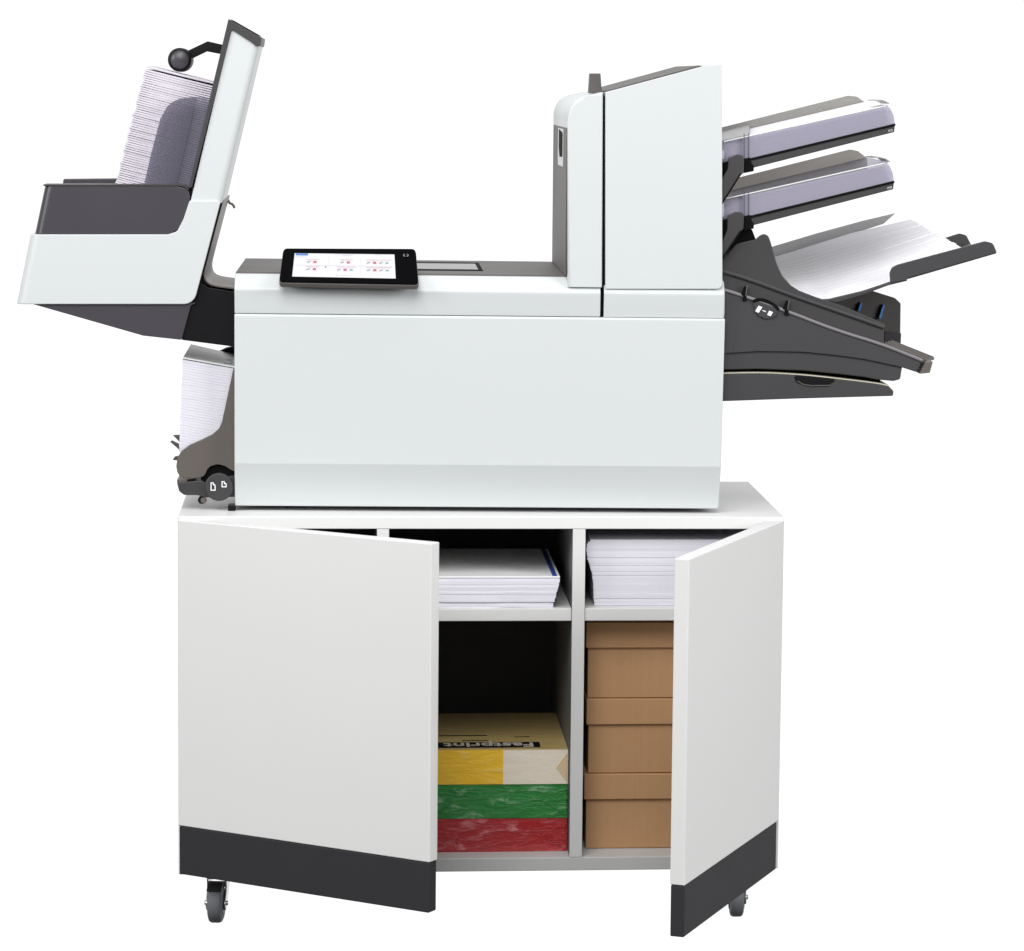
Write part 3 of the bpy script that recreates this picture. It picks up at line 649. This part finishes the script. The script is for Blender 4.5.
# ------------------------------------------------------------------ open output tray
WALL = sm([(720, 262, 0), (736, 244), (756, 239.4), (759.7, 235.7), (764.4, 233.8), (768.4, 235.8), (770.6, 241.6), (773.9, 253.7), (777, 264), (782.3, 275.8), (790.7, 285.2), (799, 290.6), (815, 296.8), (844, 306.4), (884, 323.6, 0), (884, 346, 0), (720, 292, 0)], 9)
bm = NB(); prism(bm, mo(WALL, 12), 12, 16); ot = obj('output_tray', bm, 'dark2', mc, TM, .7)
bm = NB(); prism(bm, mo([(719, 266), (741, 229), (752, 229.4), (756.5, 241), (742, 268)], 20), 20, 120); obj('inner_block', bm, 'gap', ot, TM, .5)
bm = NB(); slab(bm, [(815, 300.4), (830, 299.6), (863, 291.6), (890.6, 282.6), (907, 279.4), (907, 281.0), (888, 285.6), (864, 294.4), (838, 302)], [(772, 260), (786, 256), (813, 249), (835, 243), (873, 232), (873, 234), (837, 245), (815, 251), (788, 258)], 14, RD); obj('tray_floor', bm, 'dark2', ot, TM, .3)
bm = NB(); slab(bm, [(905, 278.4), (996, 252.4), (996, 253.6), (905, 280)], [(872, 262), (968, 243), (968, 244.4), (872, 263.6)], 17, RD); obj('floor_extension', bm, 'dark2', ot, TM, .3)
bm = NB(); prism(bm, mo([(890.6, 282.8), (889.8, 273.2, 3), (892.0, 267.6, 5), (898, 264.6), (985, 241.2, 6), (993, 243.0, 6), (997.0, 252.6), (909, 277.6), (906.6, 280.2)], 13), 13, 16.4); obj('front_guide', bm, 'dark3', ot, TM, .6)
bm = NB(); prism(bm, mo([(940, 239.6), (959.6, 233.4, 5), (966.4, 235.2, 5), (971.2, 244.6), (940, 254)], RD), RD, RD+3); obj('rear_guide', bm, 'dark3', ot, TM, .6)
bm = NB(); prism(bm, mo([(768, 248.2), (816, 233.8), (863, 221), (896, 213.2), (884, 224), (768, 262)], RD), RD+3.2, RD+4.6); obj('clear_guide', bm, 'clear', ot, TM, .3)
pt = thing('paper_stack', tuple(TM((640, 100, 600))), 'white sheets fanned out in the open tray at right under the sorter trays', 'paper stack')
bm = NB(); n = 16
for i in range(n):
    f_ = i/(n-1)
    # each sheet set lies a little further back and lower than the one before, like shingles
    jx = random.uniform(-1, 1); jd = 3*f_
    F2 = [(788, 297.5), (829, 298.6), (893, 280.6), (966, 249.6)]; R2_ = [(769, 258.6), (793, 251.4), (851, 233.2), (910.4, 219.4)]
    pts0 = []
    q0, q1 = f_*.9375, f_*.9375+.0625
    dz = .8*math.sin(f_*9)
    A_ = [(F2[j][0]+(R2_[j][0]-F2[j][0])*q0+jx*(j == 3), F2[j][1]+(R2_[j][1]-F2[j][1])*q0-.07) for j in range(4)]
    B_ = [(F2[j][0]+(R2_[j][0]-F2[j][0])*q1+jx*(j == 3), F2[j][1]+(R2_[j][1]-F2[j][1])*q1) for j in range(4)]
    d0 = 18+(RD-20-18)*q0; d1 = 18+(RD-20-18)*q1
    loft(bm, [[pl(x, y, d0) for x, y in A_]+[pl(x, y+3.2, d0) for x, y in A_[::-1]], [pl(x, y, d1) for x, y in B_]+[pl(x, y+3.2, d1) for x, y in B_[::-1]]])
obj('sheets', bm, 'paperw', pt, TM, 0)

# ------------------------------------------------------------------ tray base with rails
bm = NB(); prism(bm, mo([(720, 289), (744, 296), (790.7, 312.4, 60), (835, 330.2, 60), (882, 344.6, 60), (921.6, 361), (919, 368), (916, 372), (901.8, 367.4, 60), (865, 359.5, 90), (839.5, 355.9, 90), (803, 352.2, 90), (759, 351.5, 90), (720, 353.9)], 8), 8, RD)
tb = obj('tray_base', bm, 'dark3', mc, TM, .9)
bm = NB(); prism(bm, mo([(720, 353), (759, 350.6, 90), (803, 351.3, 90), (839.5, 355, 90), (865, 358.6, 90), (902.4, 366.6), (900.4, 379.4, 3), (893.7, 381.2, 3), (876, 379.6, 60), (865, 377.2, 90), (839.5, 374.2, 90), (803, 370.6, 90), (759, 369, 90), (720, 369.8)], 10), 10.5, RD-4); obj('lower_band', bm, 'dark3', tb, TM, 1.2, 3)
bm = NB(); prism(bm, mo([(720, 369), (803, 369), (865, 376), (880, 379), (880, 383), (865, 382.6), (803, 376), (720, 374.5)], 24), 24, RD-6); obj('gap_filler', bm, 'gap', tb, TM, 0)
BT = [(720, 373.8), (759, 373.0, 90), (788, 374.2, 90), (817.5, 376.6, 90), (865, 382.2, 90), (888, 385.4, 6), (893.8, 391, 3), (893, 396), (800, 398.6), (720, 401.4)]
bm = NB(); prism(bm, mo(BT, 10), 10, RD-4); bt2 = obj('bottom_tray', bm, 'dark3', mc, TM, 1.0, 3)
bm = NB(); prism(bm, strip(ch([m(x, y-.4, 10) for x, y, in [(722, 373.7), (759, 372.9), (788, 374.1), (817.5, 376.5), (865, 382.1), (880, 384.2), (889, 386.2)]]), 1.0), 9.6, RD-4); obj('edge_strip', bm, 'beige', bt2, TM, .15)
bm = NB(); prism(bm, mo([(793.4, 375.0, 2), (796.6, 383, 4), (808.7, 385.4, 5), (829, 384.6, 4), (838.4, 379.2, 3)], 9.4), 9.2, 16); obj('handle_recess', bm, 'black', bt2, TM, .6)
bm = NB(); prism(bm, strip([m(797.5, 381, 9), m(803, 384.3, 9), m(811, 385.6, 9), m(829, 385.4, 9)], 1.1), 8.4, 10); obj('handle_lip', bm, 'taupe', bt2, TM, .3)
def rail(pts, r, d, name, mt):
    bm = NB()
    pts = ch(pts)
    for a, b in zip(pts, pts[1:]): tube(bm, pl(*a, d), pl(*b, d), r, 14)
    return obj(name, bm, mt, tb, TM, 0)
rail([(720, 270.4), (748.6, 279.0), (790.7, 294.6), (815, 303.2), (858.6, 318.2), (884, 327.2)], 2.3, 11.4, 'side_rail', 'dark3')
rail([(720, 288.6), (744.4, 296), (790.7, 312.5), (835, 330.0), (882, 344.2), (922, 360.4)], 1.7, 7.6, 'side_rail', 'railgrey')  # paler grey carries the gloss highlight along this rail
bm = NB(); slab(bm, [(882, 343.6), (921.8, 360.2), (921.8, 363), (882, 346)], [(893, 340.5), (934.6, 357.6), (934, 360), (893, 343)], 9, 70)
obj('end_ledge', bm, 'taupe', tb, TM, .3)
for f_ in (.3, .62, .92):
    bm = NB(); tube(bm, pl(882+10*f_, 343.2-3*f_, 9+60*f_), pl(921.8+12.4*f_, 359.6-2.6*f_, 9+60*f_), .8, 8); obj('ledge_ridge', bm, 'brown', tb, TM, 0)
bm = NB(); prism(bm, mo([(916, 372), (922, 361), (929.5, 359.8), (926.5, 371.0), (921, 371.6)], 30), 9, 34); obj('end_cap', bm, 'brown', tb, TM, .5)
# grooves, studs and adjusting dial of the rails
for x0, y0, x1, y1 in ((744.6, 286.4, 746.6, 301), (786.4, 300.6, 788.6, 315.4)):
    bm = NB(); prism(bm, mo([(x0-3.6, y0+8), (x0, y0), (x1, y0), (x1, y1), (x0-1.8, y1), (x0-1.8, y0+9.6)], 6), 5.6, 9); st_ = obj('rail_stud', bm, 'gap', tb, TM, .3)
    bm = NB(); prism(bm, mo([(x1, y0-1), (x1+1.4, y0-.4), (x1-.4, y0+9.6), (x1-1.4, y0+9.6)], 5), 4.8, 9); obj('rail_stud', bm, 'taupe', tb, TM, .2)
arc = [(753.0, 301.6), (756, 299.8), (762, 299.6), (768, 301.4), (774, 304.8), (778.6, 309.2)]
bm = NB(); prism(bm, strip(ch([m(*p, 6.4) for p in arc]), 3.0), 5.2, 9); obj('dial_gap', bm, 'gap', tb, TM, .3)
bm = NB(); prism(bm, mo(sm([(753, 303.4), (757, 301.4), (762, 301.0), (768, 302.8), (774, 306.4), (778, 310.6), (776, 317), (766, 319.6), (757, 315)], 8), 6), 6, 9); ad = obj('adjusting_dial', bm, 'dark3', tb, TM, .6)
bm = NB()
for q in ([(758.6, 305.6), (762.4, 307.2), (758.6, 312.8), (755.2, 311.2)], [(769.2, 310.6), (773.0, 312.2), (770.6, 316.2), (767.2, 314.8)], [(762.6, 310.0), (766.0, 311.3), (765.8, 312.1), (762.3, 310.8)]):
    prism(bm, [m(*p, 5.7) for p in q], 5.5, 5.9)
obj('dial_symbols', bm, 'mark', ad, TM, 0, smooth=False)
# far plate with the blue levers
bm = NB(); prism(bm, mo([(812, 296), (850, 289), (873, 291.0), (895.2, 298.0, 6), (900.8, 303.4, 3), (900.3, 341.8, 3), (895, 345), (812, 345)], RD-8), RD-8, RD-4); bp_ = obj('back_plate', bm, 'taupe', tb, TM, .7)
bm = NB(); prism(bm, mo([(884, 330.6), (901, 333), (900.6, 343), (896, 346), (884, 346)], RD-10), RD-12, RD-8.2); obj('back_ledge', bm, 'dark', tb, TM, .6)
for q in ([(855.2, 309.3), (858.4, 302.0), (861.4, 303.0), (859.4, 310.8)], [(876.2, 316.6), (880.4, 304.2), (884.2, 305.0), (880.0, 318.8)]):
    w_ = [m(*p, RD-9) for p in q]
    bm = NB(); prism(bm, w_, RD-9, RD-7.9); obj('lever_slot', bm, 'gap', bp_, TM, .2)
    mid = lambda a, b: ((a[0]+b[0])/2, (a[1]+b[1])/2)
    bm = NB(); prism(bm, [mid(w_[0], w_[3]), mid(w_[1], w_[2]), w_[2], w_[3]], RD-14, RD-9.1); obj('lever', bm, 'blue', bp_, TM, .4)

# ================================================================== LIGHT
def area(name, loc, tgt, size, power, col=(1, 1, 1), sy=None):
    l = bpy.data.lights.new(name, 'AREA'); l.energy = power; l.size = size; l.color = col
    if sy: l.shape = 'RECTANGLE'; l.size_y = sy
    o = bpy.data.objects.new(name, l); COL.objects.link(o); o.location = loc
    o.rotation_euler = (Vector(tgt)-Vector(loc)).to_track_quat('-Z', 'Y').to_euler()
    return o
area('key_softbox', (-0.2, -2.65, 3.05), (.45, 0, .7), 2.2, 98)
area('top_softbox', (.5, .1, 2.9), (.5, .15, .6), 1.8, 6)
area('left_softbox', (-3.0, -1.8, 2.1), (.3, 0, .6), 1.6, 66)
area('right_fill', (3.4, -2.2, 1.9), (.6, 0, .7), 1.6, 84)  # added fill to lift the right door and the output sheets

w = bpy.data.worlds.new("World"); sc.world = w; w.use_nodes = True; nt = w.node_tree
bg = nt.nodes['Background']
tc = nt.nodes.new('ShaderNodeTexCoord'); sx = nt.nodes.new('ShaderNodeSeparateXYZ'); nt.links.new(tc.outputs['Generated'], sx.inputs[0])
def mrange(src, a, b, lo, hi):
    r = nt.nodes.new('ShaderNodeMapRange'); r.interpolation_type = 'SMOOTHSTEP'
    for k, v in (('From Min', a), ('From Max', b), ('To Min', lo), ('To Max', hi)): r.inputs[k].default_value = v
    nt.links.new(src, r.inputs['Value']); return r.outputs['Result']
back = mrange(sx.outputs['Y'], .45, .75, 0, 1)      # plain white world behind the cabinet
dim_world = mrange(sx.outputs['Z'], -.30, .7, .13, .52)  # unseen front and sides of the world, dimmed to shape the light
mx = nt.nodes.new('ShaderNodeMix'); mx.data_type = 'FLOAT'
nt.links.new(back, mx.inputs[0]); nt.links.new(dim_world, mx.inputs[2]); mx.inputs[3].default_value = 1.08
nt.links.new(mx.outputs[0], bg.inputs['Strength']); bg.inputs['Color'].default_value = (1, 1, 1, 1)

sc.view_settings.view_transform = 'Standard'; sc.view_settings.look = 'None'; sc.view_settings.exposure = 0; sc.view_settings.gamma = 1
sc.view_settings.use_curve_mapping = False
sc.render.engine = 'CYCLES'; sc.cycles.max_bounces = 10; sc.cycles.transparent_max_bounces = 12; sc.cycles.use_denoising = True
